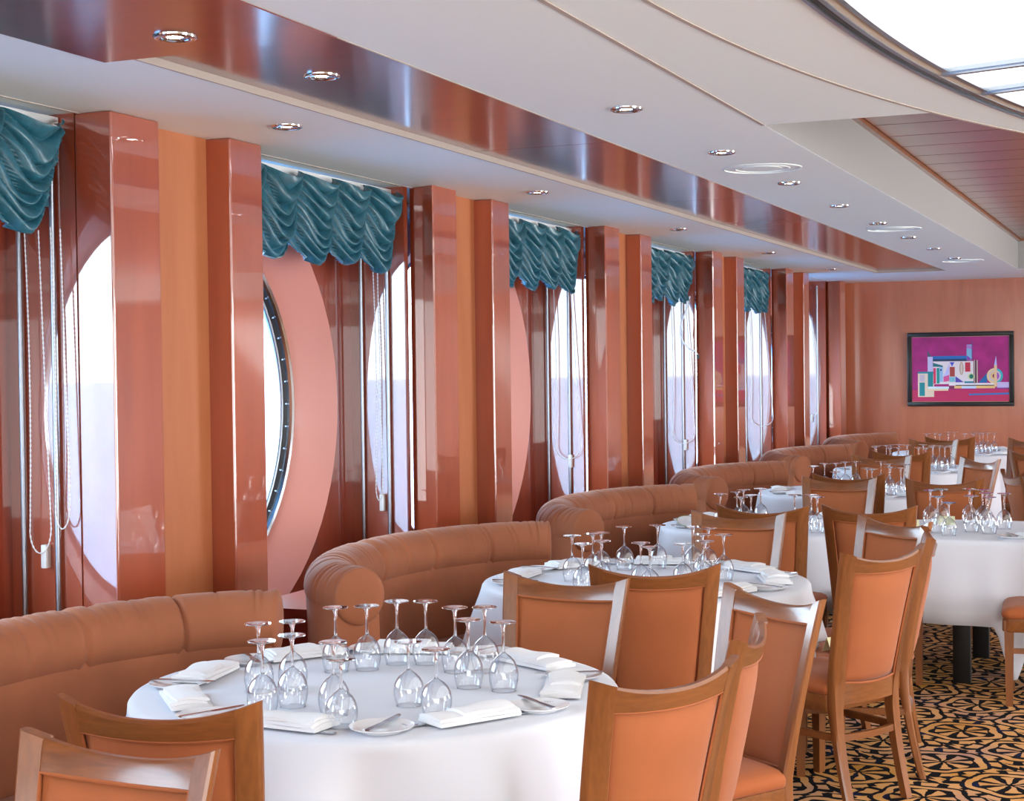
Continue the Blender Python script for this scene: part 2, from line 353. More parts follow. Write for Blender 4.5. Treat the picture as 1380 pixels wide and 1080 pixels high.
# ---- left wall: window bays
wl = MB(); wl.box(XW-.1, XW, YB, PY[0]-PITCH+.04, 0, ZC+.05)
NW = 64; WR = 1.06; WZ = 1.52
def ringpts(cy, x, R, z=WZ): return [(x, cy+R*math.cos(2*PI*k/NW), z+R*math.sin(2*PI*k/NW)) for k in range(NW)]
for k, py in enumerate(PY):
    y0, y1 = py-PITCH, py; cy = py-1.22
    outer = []
    for j in range(NW):
        c, s = math.cos(2*PI*j/NW), math.sin(2*PI*j/NW); ts = []
        if c > 1e-9: ts.append((y1-cy)/c)
        if c < -1e-9: ts.append((y0-cy)/c)
        if s > 1e-9: ts.append((ZC+.05-WZ)/s)
        if s < -1e-9: ts.append((0-WZ)/s)
        tt = min(ts); outer.append((XW, cy+tt*c, WZ+tt*s))
    for (yy_, zz) in ((y0, 0), (y0, ZC+.05), (y1, 0), (y1, ZC+.05)):
        j = min(range(NW), key=lambda q: (outer[q][1]-yy_)**2+(outer[q][2]-zz)**2); outer[j] = (XW, yy_, zz)
    inn = ringpts(cy, XW, WR)
    wl.add(outer+inn, [(j, (j+1) % NW, NW+(j+1) % NW, NW+j) for j in range(NW)])
wl.box(XW-.1, XW, PY[-1], YF, 0, ZC+.05)
wall = wl.obj('wall_left', M_PANELD, kind='structure', smooth=False)
for k, py in enumerate(PY):
    cy = py-1.22
    a, b = ringpts(cy, XW+.002, WR), ringpts(cy-.01, XW-.145, .86); MB().add(a+b, [(j, (j+1) % NW, NW+(j+1) % NW, NW+j) for j in range(NW)]).obj('porthole_reveal', M_PINK, wall)
    # joint strips on the back wall
    MB().box(XW, XW+.006, py-.115, py-.10, .0, ZC).obj('joint_bead', M_PANELD, wall)
    # side panel, pillar, recess, post
    MB().box(XW, -3.613, py, py+.045, 0, ZC+.04).obj('side_panel', M_PANEL, wall, smooth=False)
    if k < 2: MB().box(-3.61, -3.452, py-.004, py+.285, 0, ZC, .009).obj('pillar', M_PANEL, wall, wn=1)
    else: MB().prism([(-3.61, py+.068), (-3.61, py+.285), (-3.452, py+.285), (-3.446, py+.276), (-3.446, py+.008), (-3.452, py)], 0, ZC).obj('pillar', M_PANEL, wall, smooth=False)
    y_end = py+.745 if k < len(PY)-1 else YF
    MB().box(-3.65, -3.555, py+.285, y_end, 0, ZC).obj('recess_panel', M_RECESS, wall)
    if k < len(PY)-1:
        MB().box(-3.66, -3.445, py+.745, py+.985, 0, ZC, .009).obj('post', M_PANEL, wall, wn=1)
# windows
for k, py in enumerate(PY):
    cy = py-1.23
    fr = MB()
    def tor(x, R, r, ry=1.):
        rings = []
        for j in range(NW):
            c, s = math.cos(2*PI*j/NW), math.sin(2*PI*j/NW)
            rings.append([(x+r*math.cos(q)*ry, cy+(R+r*math.sin(q))*c, WZ+(R+r*math.sin(q))*s) for q in [2*PI*i/8 for i in range(8)]])
        return rings
    fr.loft(tor(XW-.145, .865, .018), close=True)
    f = fr.obj('window_%d' % k, M_CHROME, kind='structure')
    MB().loft([[(XW-.15, cy+r_*math.cos(2*PI*j/NW), WZ+r_*math.sin(2*PI*j/NW)) for r_ in (.86,)] + [(XW-.175, cy+.838*math.cos(2*PI*j/NW), WZ+.838*math.sin(2*PI*j/NW)), (XW-.19, cy+.84*math.cos(2*PI*j/NW), WZ+.84*math.sin(2*PI*j/NW)), (XW-.165, cy+.875*math.cos(2*PI*j/NW), WZ+.875*math.sin(2*PI*j/NW))] for j in range(NW)], close=True).obj('gasket', M_DARK, f)
    MB().loft(tor(XW-.182, .833, .010), close=True).obj('inner_ring', M_STEEL, f)
    bl = MB()
    for j in range(48):
        a = 2*PI*j/48; y, z = cy+.848*math.cos(a), WZ+.848*math.sin(a); bl.box(XW-.172, XW-.158, y-.004, y+.004, z-.004, z+.004, .002)
    bl.obj('bolts', M_STEEL, f, kind='stuff')
    pn = ringpts(cy, XW-.186, .83); pb = ringpts(cy, XW-.192, .83); MB().loft([pn, pb]).obj('pane', M_PANE, f)
    hp = MB().loft([ringpts(cy, XW-.19, .84), ringpts(cy, XW-.12, 1.12), ringpts(cy, XW-.16, 1.12), ringpts(cy, XW-.21, .84)], close=True); hp.obj('hull_ring', M_WHITEP, f)
MB().add([(-2500, -2500, -14), (-5, -2500, -14), (-5, 2500, -14), (-2500, 2500, -14)], [(0, 1, 2, 3)]).obj('sea', M_SEA, kind='structure')

# blind rails and bead chains
def rail_set(py, first_x=-3.852):
    for i, x in enumerate((-3.852, -3.703)):
        o = MB().tube([(x, py-.018, .46), (x, py-.018, ZC-.05)], .0095, 10).obj('blind_rail', M_RAIL)
        kk = round((py-4.64)/PITCH)
        tag(o, 'chrome blind rail %s the %s window bay' % (('against the corner wall of', 'nearer the pillar in')[i], BAY[kk]), 'rail', 'vertical chrome blind rails')
BAY = ['leftmost', 'second', 'third', 'fourth', 'fifth', 'farthest']
def chain(py, x0, x1, zb, name, label, cleat=True, beads=True):
    pts = []; n = 40; y = py-.03
    for i in range(n+1): t = i/n; pts.append((x0+(x1-x0)*.25*t**3*0+0.012*math.sin(t*3), y, ZC-.4-(ZC-.4-zb-.09)*t))
    w = (x1-x0)/2; cx = (x0+x1)/2
    for i in range(1, 13): a = PI+PI*i/13; pts.append((cx+w*math.cos(a), y-.004*math.sin(PI*i/13), zb+.09+.09*math.sin(a)))
    for i in range(n+1): t = i/n; pts.append((x1-(x1-x0)*.35*t, y, zb+.09+(ZC-.4-zb-.09)*t))
    e = empty(name, (0, 0, 0), 0, label, 'blind chain', 'looped blind cords in the window bays')
    P = []; R = []
    if beads:
        for a, b in zip(pts, pts[1:]):
            L = (Vector(b)-Vector(a)).length; m = max(1, int(L/.008))
            for i in range(m): P.append(Vector(a).lerp(Vector(b), i/m)); R.append(.0036 if len(R) % 2 else .0018)
    else: P = pts; R = .0028
    MB().tube(P, R, 5).obj('bead_chain', M_WHITEP, e)
    if cleat:
        xc = cx+.01
        MB().box(xc-.012, xc+.012, py-.030, py-.001, zb-.055, zb+.03, .004).obj('cleat', M_WHITEP, e)
    return e
for k in range(6): rail_set(4.64+PITCH*k)
chain(4.64, -3.815, -3.72, 1.04, 'beaded_loop', 'white bead chain looped through a cleat in the leftmost window bay')
chain(4.64, -3.70, -3.635, 1.13, 'beaded_loop', 'dark-shadowed bead chain hanging beside the leftmost pillar', cleat=False)
chain(7.24, -3.775, -3.735, 1.02, 'beaded_loop', 'taut cord with white cleat in the second window bay')
chain(9.84, -3.80, -3.62, 1.08, 'beaded_loop', 'wide looped white cord in the third window bay', beads=False)
chain(12.44, -3.79, -3.60, 1.06, 'beaded_loop', 'looped white cord with cleat in the fourth window bay', beads=False)
chain(15.04, -3.80, -3.58, 1.10, 'beaded_loop', 'looped white cord in the fifth window bay', cleat=False, beads=False)
chain(17.64, -3.86, -3.70, 1.10, 'beaded_loop', 'pale cord and cleat in the farthest, curtainless bay', beads=False)
pts = [(-3.60, 12.3, 2.24), (-3.62, 12.27, 2.14), (-3.66, 12.25, 2.02), (-3.67, 12.25, 1.93), (-3.64, 12.27, 1.86), (-3.60, 12.3, 1.815), (-3.565, 12.32, 1.80), (-3.55, 12.33, 1.775)]
e = empty('loose_cable', (0, 0, 0), 0, 'loose white cable dangling below the fourth teal curtain', 'cable')
MB().tube(pts, .006, 6).obj('cord', M_WHITEP, e); MB().tube([pts[-1], (-3.545, 12.335, 1.745)], .012, 8).obj('plug', M_DARK, e)

# ------------------------------------------------------------------ festoon curtains
def curtain(py, seed, label):
    rnd = random.Random(seed); NC = 5; Y0, Y1 = py-1.60, py-.035; cw = (Y1-Y0)/NC; XC = -3.67
    v = []; f = []; NS, NT = 26, 180
    NFO = 8; tips = [rnd.uniform(-.015, .02) for _ in range(NC)]
    # every puff has its own row of sagging folds: a fold starts at the gathers and hangs lowest off-centre
    cent = [rnd.uniform(-.12, .12) for _ in range(NC)]; wob = [[rnd.uniform(-.22, .22) for _ in range(NFO+6)] for _ in range(NC)]; hs = [[rnd.uniform(.55, 1.) for _ in range(NFO+6)] for _ in range(NC)]
    W_ = NC*NS+1
    for t in range(NT+1):
        tt = t/NT
        for s in range(W_):
            c = min(s//NS, NC-1); q = s/NS-c; qq = min(1, max(0, q+cent[c]*math.sin(PI*q))); arch = math.sin(PI*qq)
            zt = ZC-.022-.05*arch; zb = ZC-.335-(.095+tips[c])*arch**.8
            phase = (NFO+.5*math.sin(c*2.1+seed))*tt - 1.9*arch*min(1, .35+tt*1.5) + 2 + .12*math.sin(9*tt+5*q+c)
            ip = max(0, min(NFO+4, int(phase))); phase += wob[c][ip]*math.sin(PI*(phase-ip))*arch
            fr = phase-math.floor(phase); h = hs[c][ip]
            prof = math.sqrt(max(0., 1-(2*fr**.85-1)**2))
            env = arch**.55
            x = XC+.012+.035*env+(.012+.072*env)*h*prof+.004*math.sin(5*phase+9*q)
            z = zt+(zb-zt)*tt-(.030*prof*h)*env*min(1, tt*6)*(1-.5*tt)
            y = Y0+(c+q)*cw-.15*tt+.006*math.sin(2*PI*phase)*(1-env)
            if c == NC-1 and q > .84: y += .020*math.sin(2*PI*NFO*tt*1.3)*(q-.84)/.16; x += .014*math.cos(2*PI*NFO*tt*1.3)*(q-.84)/.16
            v.append((x, y, z))
    for t in range(NT):
        for s in range(W_-1): a = t*W_+s; f.append((a, a+1, a+W_+1, a+W_))
    root = obj('festoon_curtain', v, f, M_SILK, ang=3.0); tag(root, label, 'curtain', 'teal festoon curtains')
    hv = []
    for s in range(0, W_, 2): p = v[NT*W_+s]; hv.append((p[0]+.002, p[1], p[2]))
    MB().tube(hv, .0045, 5).obj('hem_piping', M_SILK, root)
    MB().box(XC-.03, XC-.005, Y0, Y1+.03, ZC-.045, ZC-.010, .004).obj('headrail', M_WHITEP, root)
    MB().box(XC-.034, XC-.031, Y0, Y1, ZC-.33, ZC-.045).obj('lining', M_SILK, root)
    return root
for k, lb in enumerate(('teal satin festoon curtain cut by the left picture edge', 'widest-looking teal festoon curtain above the pink round reveal', 'third teal festoon curtain from the left, above a sliver of pink', 'fourth teal festoon curtain from the left, with a loose cable below', 'smallest and farthest teal festoon curtain')):
    curtain(4.64+PITCH*k, 3+k*7, lb)

# ------------------------------------------------------------------ downlights and vents
def downlight():
    e = empty('ceiling_downlight')
    MB().lathe([(.040, .004), (.040, -.004), (.044, -.008), (.052, -.009), (.058, -.006), (.060, 0), (.060, .004), (.040, .004)], 36).obj('trim_ring', M_CHROME, e)
    MB().lathe([(.040, .004), (.036, -.003), (.026, -.005), (.024, .0), (.024, .004)], 36).obj('reflector', M_CHROME, e)
    MB().lathe([(0, -.004), (.014, -.0035), (.023, -.001)], 24).obj('lamp', M_LAMP, e); return e
dl = downlight(); first = False
for i in range(8):
    place(dl, i > 0, (-1.82, 5.44+1.29*i, ZC), 0, 'chrome downlight, %s nearest in the right-hand row on the white ceiling' % ORD[i+1], 'downlight', 'inner row of ceiling downlights')
for i in range(5):
    place(dl, True, (-3.10, 5.24+2.55*i, ZC), 0, 'chrome downlight, %s nearest in the row by the pillars' % ORD[i+1], 'downlight', 'row of ceiling downlights by the windows')
for i, y in enumerate((3.69, 4.50)):
    place(dl, True, (-2.53, y, ZC-.004 if i == 0 else ZC+.022), 0, ('larger-looking chrome downlight at top left in the mahogany strip', 'second chrome downlight set in the mahogany strip')[i], 'downlight', 'downlights in the mahogany strip')
def vent():
    e = empty('ceiling_vent')
    for (r1, r2, z) in ((.185, .177, -.0025), (.13, .125, -.002), (.09, .0, -.003)):
        MB().lathe([(r1, 0), (r1, z), (r2, z-.002), (r2 if r2 else 0, 0 if r2 else z-.002)], 40).obj('vent_cone' if r2 == 0 else 'vent_ring', M_CEIL, e)
    return e
vn = vent()
for i, y in enumerate((7.37, 11.10, 14.85)):
    place(vn, i > 0, (-1.80, y, ZC), 0, 'round white air vent, %s nearest on the ceiling' % ORD[i+1], 'vent', 'round ceiling vents')

# ------------------------------------------------------------------ painting
PX0, PX1, PZ0, PZ1 = -2.808, -1.665, 1.205, 2.025
pa = empty('framed_painting', (0, 0, 0), 0, 'abstract geometric painting with magenta ground in a black frame on the far wall', 'painting')
fb = MB(); w_ = .048
for (a, b, c_, d_) in ((PX0, PX1, PZ1-w_, PZ1), (PX0, PX1, PZ0, PZ0+w_), (PX0, PX0+w_, PZ0+w_, PZ1-w_), (PX1-w_, PX1, PZ0+w_, PZ1-w_)): fb.box(a, b, YF-.045, YF-.002, c_, d_, .008)
fb.obj('frame', M_BLACK, pa)
MB().box(PX0+.044, PX1-.044, YF-.030, YF-.018, PZ0+.044, PZ1-.044).obj('gilt_slip', plain('gilt_slip_wood', (196, 170, 120), .4), pa)
MB().box(PX0+.052, PX1-.052, YF-.032, YF-.02, PZ0+.052, PZ1-.052).obj('canvas', plain('magenta_canvas', (158, 34, 112), .6, noise=.12), pa)
cv = pa.children[-1]
def PXY(px, py): return (PX0+.052+(px-150)/1067*(PX1-PX0-.104), PZ1-.052-(py-188)/735*(PZ1-PZ0-.104))
lay = [0]; pm = {}
def shape(poly, col):
    lay[0] += 1; y = YF-.0325-.00006*lay[0]
    if col not in pm: pm[col] = plain('paint_%d' % len(pm), col, .6)
    q = [PXY(*p) for p in poly]; n = len(q)
    obj('painted_shape', [(a, y, b) for a, b in q]+[(a, YF-.031, b) for a, b in q], [tuple(range(n))]+[(i, (i+1) % n, n+(i+1) % n, n+i) for i in range(n)], pm[col], cv, smooth=False)
def R_(x0, y0, x1, y1, col): shape([(x0, y0), (x1, y0), (x1, y1), (x0, y1)], col)
def Cc(cx, cy, rx, ry, col, a0=0, a1=2*PI): shape([(cx+rx*math.cos(a0+(a1-a0)*i/18), cy+ry*math.sin(a0+(a1-a0)*i/18)) for i in range(18 if a1-a0 > 6 else 19)], col)
R_(151, 790, 1216, 922, (186, 44, 92))
R_(380, 405, 760, 440, (30, 104, 176)); R_(380, 438, 760, 466, (34, 60, 96)); R_(385, 466, 830, 725, (222, 214, 218))
R_(325, 412, 382, 580, (190, 186, 222)); shape([(325, 335), (372, 412), (325, 412)], (78, 88, 108)); R_(757, 280, 820, 455, (120, 176, 208))
shape([(757, 280), (820, 300), (820, 330), (757, 322)], (170, 120, 190)); shape([(760, 400), (815, 450), (760, 455)], (130, 60, 170)); shape([(812, 230), (826, 258), (824, 455), (812, 455)], (112, 60, 130))
R_(215, 582, 390, 602, (24, 130, 150)); R_(215, 602, 395, 870, (222, 204, 182)); R_(232, 705, 292, 858, (24, 134, 144)); R_(235, 615, 290, 695, (196, 180, 196)); R_(326, 585, 385, 752, (20, 128, 138))
R_(560, 716, 1060, 742, (232, 226, 232)); R_(330, 752, 560, 778, (206, 228, 236)); R_(560, 750, 620, 780, (120, 50, 80)); R_(620, 745, 1065, 775, (228, 190, 122)); R_(700, 748, 860, 776, (190, 212, 240)); R_(632, 735, 1060, 744, (30, 24, 44)); R_(340, 778, 552, 800, (226, 206, 170))
shape([(385, 480), (495, 515), (495, 530), (385, 525)], (40, 112, 120)); R_(390, 540, 415, 720, (206, 44, 96)); R_(425, 540, 456, 716, (30, 140, 140)); R_(458, 530, 495, 700, (150, 190, 226)); Cc(473, 563, 10, 12, (24, 24, 60))
shape([(570, 476), (500, 640), (560, 640)], (186, 186, 232)); shape([(500, 640), (565, 620), (565, 690), (500, 700)], (214, 90, 150)); R_(570, 530, 626, 640, (164, 66, 62)); shape([(570, 476), (622, 476), (596, 526)], (72, 70, 190)); R_(566, 645, 626, 700, (120, 190, 206))
shape([(632, 635), (725, 705), (632, 705)], (84, 70, 170)); Cc(700, 548, 24, 76, (190, 160, 140)); Cc(700, 548, 11, 62, (206, 196, 190)); R_(740, 480, 797, 586, (186, 44, 66)); R_(730, 695, 830, 716, (24, 126, 150)); Cc(804, 640, 36, 36, (196, 210, 160)); Cc(808, 640, 24, 26, (24, 110, 96))
R_(838, 455, 848, 722, (170, 176, 160)); R_(852, 455, 862, 716, (72, 44, 60)); R_(866, 455, 876, 716, (206, 190, 170))
shape([(980, 602), (980, 712), (885, 712)], (24, 100, 160)); Cc(1063, 636, 88, 88, (222, 196, 150)); Cc(1063, 636, 88, 88, (40, 170, 180), -PI/2, PI/2); Cc(1063, 636, 66, 66, (196, 186, 196)); Cc(1063, 636, 48, 48, (222, 190, 130)); Cc(1063, 636, 48, 48, (160, 80, 190), -PI/2, PI/2); Cc(1063, 636, 26, 26, (130, 50, 70))
R_(1088, 706, 1216, 768, (190, 180, 226)); R_(1056, 515, 1086, 758, (222, 190, 150)); shape([(1056, 515), (1077, 410), (1086, 515)], (176, 180, 236)); R_(1088, 768, 1216, 776, (60, 70, 150))
shape([(778, 836), (1216, 824), (1216, 846), (780, 854)], (56, 110, 176))

# ------------------------------------------------------------------ chair
def make_chair():
    root = empty('dining_chair'); zs = .45
    def yb(z): return -.205-.105*max(0, (z-zs)/.535)**1.2-.075*max(0, (zs-z)/zs)**1.6
    def hw(z): return .190+.044*max(0, (z-zs)/.535)-.006*max(0, (zs-z)/zs)
    def S(x, z):
        fd = min(1, max(0, (z-.36)/.12)); u = x/hw(z); return yb(z)-.040*fd*(1-min(1, u*u))
    def ztop(u): return .942+.043*abs(u)**2.2
    for s in (-1, 1):
        b = MB(); rings = []
        for i in range(25):
            q = i/24; z0 = q
            def P(u_in, thick, zz):
                return None
            z = q*.985; wd = .036+.012*min(1, z/.42)+.002*max(0, (z-.6)/.4); th = .030+.012*math.exp(-((z-.42)/.16)**2)
            xo_ = hw(z); xi_ = xo_-wd
            pts_ = []
            for (x, sy) in ((xi_, 1), (xo_-.006, 1), (xo_, .6), (xo_, -.6), (xo_-.006, -1), (xi_, -1)):
                zz = z if q < 1 else ztop(x/xo_)
                if q >= .93 and q < 1: zz = min(z, ztop(x/xo_)-.004)
                pts_.append((s*x, S(x, z)+sy*th/2, zz))
            rings.append(pts_)
        b.loft(rings); b.obj('leg', M_CHAIR, root)
    def xin(z): return hw(z)-.047
    b = MB(); rings = []
    for i in range(21):
        u = -1+2*i/20; xt = u*(hw(.95)-.0475); un = xt/hw(.96); zt = ztop(un); zb_ = .893+.010*u*u; x = xt
        rings.append([(x, S(x, zb_)+.013, zb_), (x, S(x, zt)+.013, zt-.007), (x, S(x, zt)+.006, zt), (x, S(x, zt)-.008, zt), (x, S(x, zt)-.014, zt-.007), (x, S(x, zb_)-.014, zb_)])
    b.loft(rings); b.obj('top_rail', M_CHAIRH, root)
    b = MB(); rings = []
    for i in range(15):
        u = -1+2*i/14; x = u*(hw(.42)-.04); zb_ = .395+.012*(1-u*u)*0; zt = .482-.010*(1-u*u)
        rings.append([(x, S(x, .45)+.012, zb_), (x, S(x, .47)+.012, zt), (x, S(x, .47)-.013, zt), (x, S(x, .45)-.013, zb_)])
    b.loft(rings); b.obj('lower_rail', M_CHAIRH, root)
    for side, nm in ((1, 'back_cushion'), (-1, 'back_panel')):
        b = MB(); v = []; f = []; NX, NZ = 12, 14
        for j in range(NZ+1):
            vv = j/NZ; 
            for i in range(NX+1):
                u = -1+2*i/NX; zb_ = .480-.010*(1-u*u); zt = .895+.010*u*u; z = zb_+(zt-zb_)*vv; x = u*(xin(z)+.001)
                edge = min(1, 6*min(1-abs(u), vv, 1-vv)); blg = (.010+.006*(1-u*u)*math.sin(PI*vv))*(edge**.5)
                v.append((x, S(x, z)+side*(.002+blg), z))
        n1 = len(v); v += [(p[0], S(p[0], p[2]), p[2]) for p in v[:n1]]; W_ = NX+1
        for j in range(NZ):
            for i in range(NX):
                a = j*W_+i; f.append((a, a+1, a+W_+1, a+W_)); f.append((n1+a, n1+a+W_, n1+a+W_+1, n1+a+1))
        bd = [i for i in range(W_)] + [j*W_+NX for j in range(1, NZ+1)] + [NZ*W_+i for i in range(NX-1, -1, -1)] + [j*W_ for j in range(NZ-1, 0, -1)]
        for a, c in zip(bd, bd[1:]+bd[:1]): f.append((a, c, n1+c, n1+a))
        b.add(v, f); o = b.obj(nm, M_UPH, root, ang=1.2)
        pp = MB(); pp.tube([(v[i][0]*.985, S(v[i][0], v[i][2])+side*.011, v[i][2]) for i in bd], .0045, 6, close=True); pp.obj('piping', M_UPH, o)
    # seat
    def seatpoly(off=0.):
        pts_ = []
        hf, hr, y0, y1 = .232-off, .196-off, -.195+off*.3, .236-off
        for (cx, cy, a0) in ((hf-.04, y1-.04, 0), (-hf+.04, y1-.04, 90), (-hr+.015, y0+.015, 180), (hr-.015, y0+.015, 270)):
            rad = .04 if cy > 0 else .015
            for i in range(6): a = math.radians(a0+i*18); pts_.append((cx+rad*math.cos(a), cy+rad*math.sin(a)))
        return pts_
    b = MB(); rings = []
    for (off, z) in ((.004, .430), (-.002, .440), (-.004, .455), (.002, .468), (.02, .480), (.06, .489), (.11, .494), (.16, .496)): rings.append([(x, y, z) for x, y in seatpoly(off)])
    b.loft(rings); b.obj('seat', M_UPHS, root, ang=1.2)
    b = MB(); rings = [[(x, y, z) for x, y in seatpoly(o_)] for (o_, z) in ((.004, .365), (.0, .37), (.0, .43), (.008, .434))]; b.loft(rings); b.obj('seat_frame', M_CHAIRH, root)
    for s in (-1, 1):
        b = MB(); rings = []
        for (z, h_) in ((0, .016), (.02, .017), (.25, .0205), (.42, .0235)): 
            cx, cy = s*(.203+.004*(.42-z)), .203
            rings.append([(cx-h_, cy-h_, z), (cx+h_, cy-h_, z), (cx+h_, cy+h_, z), (cx-h_, cy+h_, z)])
        b.loft(rings); b.obj('leg', M_CHAIR, root)
        b = MB(); y0 = yb(.27); b.loft([[(s*(.178+.024*t)-.008, y0+(.195-y0)*t, .258), (s*(.178+.024*t)+.008, y0+(.195-y0)*t, .258), (s*(.178+.024*t)+.008, y0+(.195-y0)*t, .284), (s*(.178+.024*t)-.008, y0+(.195-y0)*t, .284)] for t in (0, .5, 1)]); b.obj('stretcher', M_CHAIRH, root)
    b = MB(); rings = []
    for i in range(9):
        u = -1+i/4; x = u*.165; y = yb(.27)-.022*(1-u*u); rings.append([(x, y-.009, .256), (x, y+.009, .256), (x, y+.009, .282), (x, y-.009, .282)])
    b.loft(rings); b.obj('stretcher', M_CHAIRH, root)
    return root
CH = make_chair(); nch = [0]
def chair_at(bx, by, ang, label, front=False):
    """bx, by: middle of the top of the back; ang: direction of the line across the back, in degrees; front: the seat is on the viewer's side"""
    a = math.radians(ang) + (PI if front else 0)
    # local: back middle at (0,-.33); facing +y
    ox, oy = 0, -.330
    wx = bx-(ox*math.cos(a)-oy*math.sin(a)); wy = by-(ox*math.sin(a)+oy*math.cos(a))
    o = place(CH, nch[0] > 0, (wx, wy, 0), a, label, 'chair', 'honey-wood dining chairs with peach upholstery'); nch[0] += 1; return o
chair_at(-2.02, 2.83, 10, 'chair at bottom left, its back to the viewer, behind the shinier foremost chair')
chair_at(-1.87, 2.52, -3, 'foremost chair at bottom left with white glare on its frame', True)
chair_at(-1.08, 3.52, 62, 'large chair back at bottom centre, right of the nearest round table')
chair_at(-1.05, 4.17, 96, 'chair seen nearly edge-on between the big bottom-centre chair and a glossy one')
chair_at(-1.15, 4.86, -37, 'chair showing its glossy inner back and seat right of the nearest tablecloth', True)
chair_at(-1.91, 5.04, -5, 'chair facing the viewer just behind the nearest round table', True)
chair_at(-1.71, 5.37, 20, 'dark-looking chair back in front of the second round table')
chair_at(-1.95, 7.47, -1, 'chair facing the viewer behind the second round table', True)
chair_at(-1.93, 7.82, 2, 'chair back turned away, in front of the third round table near the wall')
chair_at(-1.42, 7.94, 5, 'tall chair back behind a small glossy one, left of the square table')
chair_at(-1.18, 7.33, -38, 'chair with white glare on its frame, right of the second round table', True)
chair_at(-1.02, 6.09, 60, 'whole chair at right with its back to the viewer, legs on the patterned carpet')
chair_at(-.95, 6.74, 101, 'chair seen edge-on right behind the whole chair at right')
chair_at(-1.95, 9.92, -2, 'chair facing the viewer behind the third round table by the wall', True)
chair_at(-1.96, 10.24, 2, 'chair turned away, its rail just above the one behind the third table')
chair_at(-2.12, 12.45, -4, 'chair facing the viewer behind the fourth round table by the wall', True)
chair_at(-2.06, 12.98, 0, 'dark chair turned away in front of the fifth round table')
chair_at(-1.32, 9.95, 14, 'wide chair back behind the wine glasses of the square table')
chair_at(-1.34, 12.15, -48, 'pale glossy chair facing the viewer right of the fourth round table', True)
chair_at(-1.00, 10.66, -67, 'dark chair turned away at the right edge beyond the square table')
chair_at(-.80, 10.2, -60, 'dark chair cut by the right picture edge beyond the square table')
chair_at(-2.10, 15.15, -10, 'chair facing the viewer behind the fifth round table', True)
chair_at(-2.02, 15.6, 0, 'dark chair turned away in front of the farthest round table')
chair_at(-1.25, 15.3, -30, 'pale chair top at the right edge beside the farthest table', True)
chair_at(-1.05, 13.2, -20, 'very dark chair back at the right edge below the pale chair top')
# chair at the right edge: only its seat and legs show
o = place(CH, True, (-.585, 8.32, 0), math.radians(94), 'chair cut by the right picture edge, seat and front legs showing', 'chair', 'honey-wood dining chairs with peach upholstery')

# ------------------------------------------------------------------ sofas
def sofa(cy, label, sc_y=1.):
    root = empty('curved_sofa', (-2.63, cy, 0), 0, label, 'sofa', 'curved terracotta sofas along the windows')
    A, B = .62, .97
    def path(ph, n_in=0.):
        px, py = -A*math.cos(ph), B*math.sin(ph)
        nx, ny = math.cos(ph)/A, -math.sin(ph)/B; l = math.hypot(nx, ny); return Vector((px+nx/l*n_in, py+ny/l*n_in, 0))
    PH = [-1.26+2.56*i/340 for i in range(341)]
    seams = [-1.05, -.62, -.1, .38, .82]
    rings = []; rnd = random.Random(int(cy*10)); wr = [(rnd.uniform(-1.4, 1.4), rnd.uniform(.003, .007), rnd.uniform(.006, .014), rnd.uniform(0, 2.6)) for _ in range(80)]
    def roll(ph, R, z, grow=1.):
        c = path(ph); n_ = (path(ph, -.01)-c).normalized(); out_ = []
        for k in range(28):
            a = 2*PI*k/28; d = 0
            for s_ in seams: d -= .011*math.exp(-((ph-s_)/.012)**2)
            for (p0, am, wd, ac) in wr:
                d -= am*math.exp(-((ph-p0)/wd)**2)*max(0, math.cos(a-ac))**2
            r_ = (R+d)*grow; sq = 1+.02*math.cos(2*a)
            out_.append(c+n_*(r_*sq*math.cos(a))+Vector((0, 0, z+r_*math.sin(a))))
        return out_
    def cap(ph0, sg):
        o_ = []
        t = (path(ph0+.01*sg)-path(ph0)).normalized()
        for q in (1., .93, .78, .5): o_.append([p+t*(.035*math.sqrt(1-q*q)*.5) for p in roll(ph0, .11, .84, q)])
        return o_
    e0 = list(reversed(cap(-1.26, -1))); e1 = cap(1.30, 1)
    rings = e0[:-1]+[roll(p, .11, .84) for p in PH]+e1[1:]
    MB().loft(rings).obj('bolster', M_SOFA, root, ang=1.4)
    for s_ in seams[1:4]:
        MB().tube(roll(s_, .1065, .84), .0028, 5, close=True).obj('seam_piping', M_SOFA, root)
    def sect(ph, prof, o_=0):
        c = path(ph); n_ = (path(ph, .01)-c).normalized(); return [c+n_*q+Vector((0, 0, z)) for q, z in prof]
    PB = [-1.25+2.54*i/80 for i in range(81)]
    def dimp(ph): return sum(math.exp(-((ph-s_)/.02)**2) for s_ in seams)
    MB().loft([sect(p, [(-.096, .10), (-.098, .40), (-.104, .82), (-.05, .84), (.088-.008*dimp(p), .80), (.092-.012*dimp(p), .68), (.10-.012*dimp(p), .56), (.115, .40), (.115, .10)]) for p in PB]).obj('backrest', M_SOFA, root, ang=.9)
    MB().loft([sect(p, [(.11, .30), (.11, .455), (.15, .470), (.36, .472), (.46, .462), (.485, .435), (.485, .30)]) for p in PB]).obj('seat', M_SOFA, root, ang=.9)
    MB().loft([sect(p, [(-.08, 0), (-.08, .11), (.44, .11), (.44, 0)]) for p in PB]).obj('plinth', M_PLINTH, root)
    MB().loft([sect(p, [(.105, .11), (.105, .31), (.47, .31), (.47, .11)]) for p in PB]).obj('seat_base', M_SOFA, root)
    return root
for i, lb in enumerate(('nearest curved terracotta sofa cut by the left picture edge', 'second curved sofa from the left, round arm end showing', 'third curved sofa from the left, behind the second round table', 'fourth curved sofa from the left along the pillars', 'fifth curved sofa from the left along the pillars', 'farthest curved sofa against the far wall')):
    sofa(3.68+2.49*i+(0, 0, 0, 0, .10, .20)[i], lb)
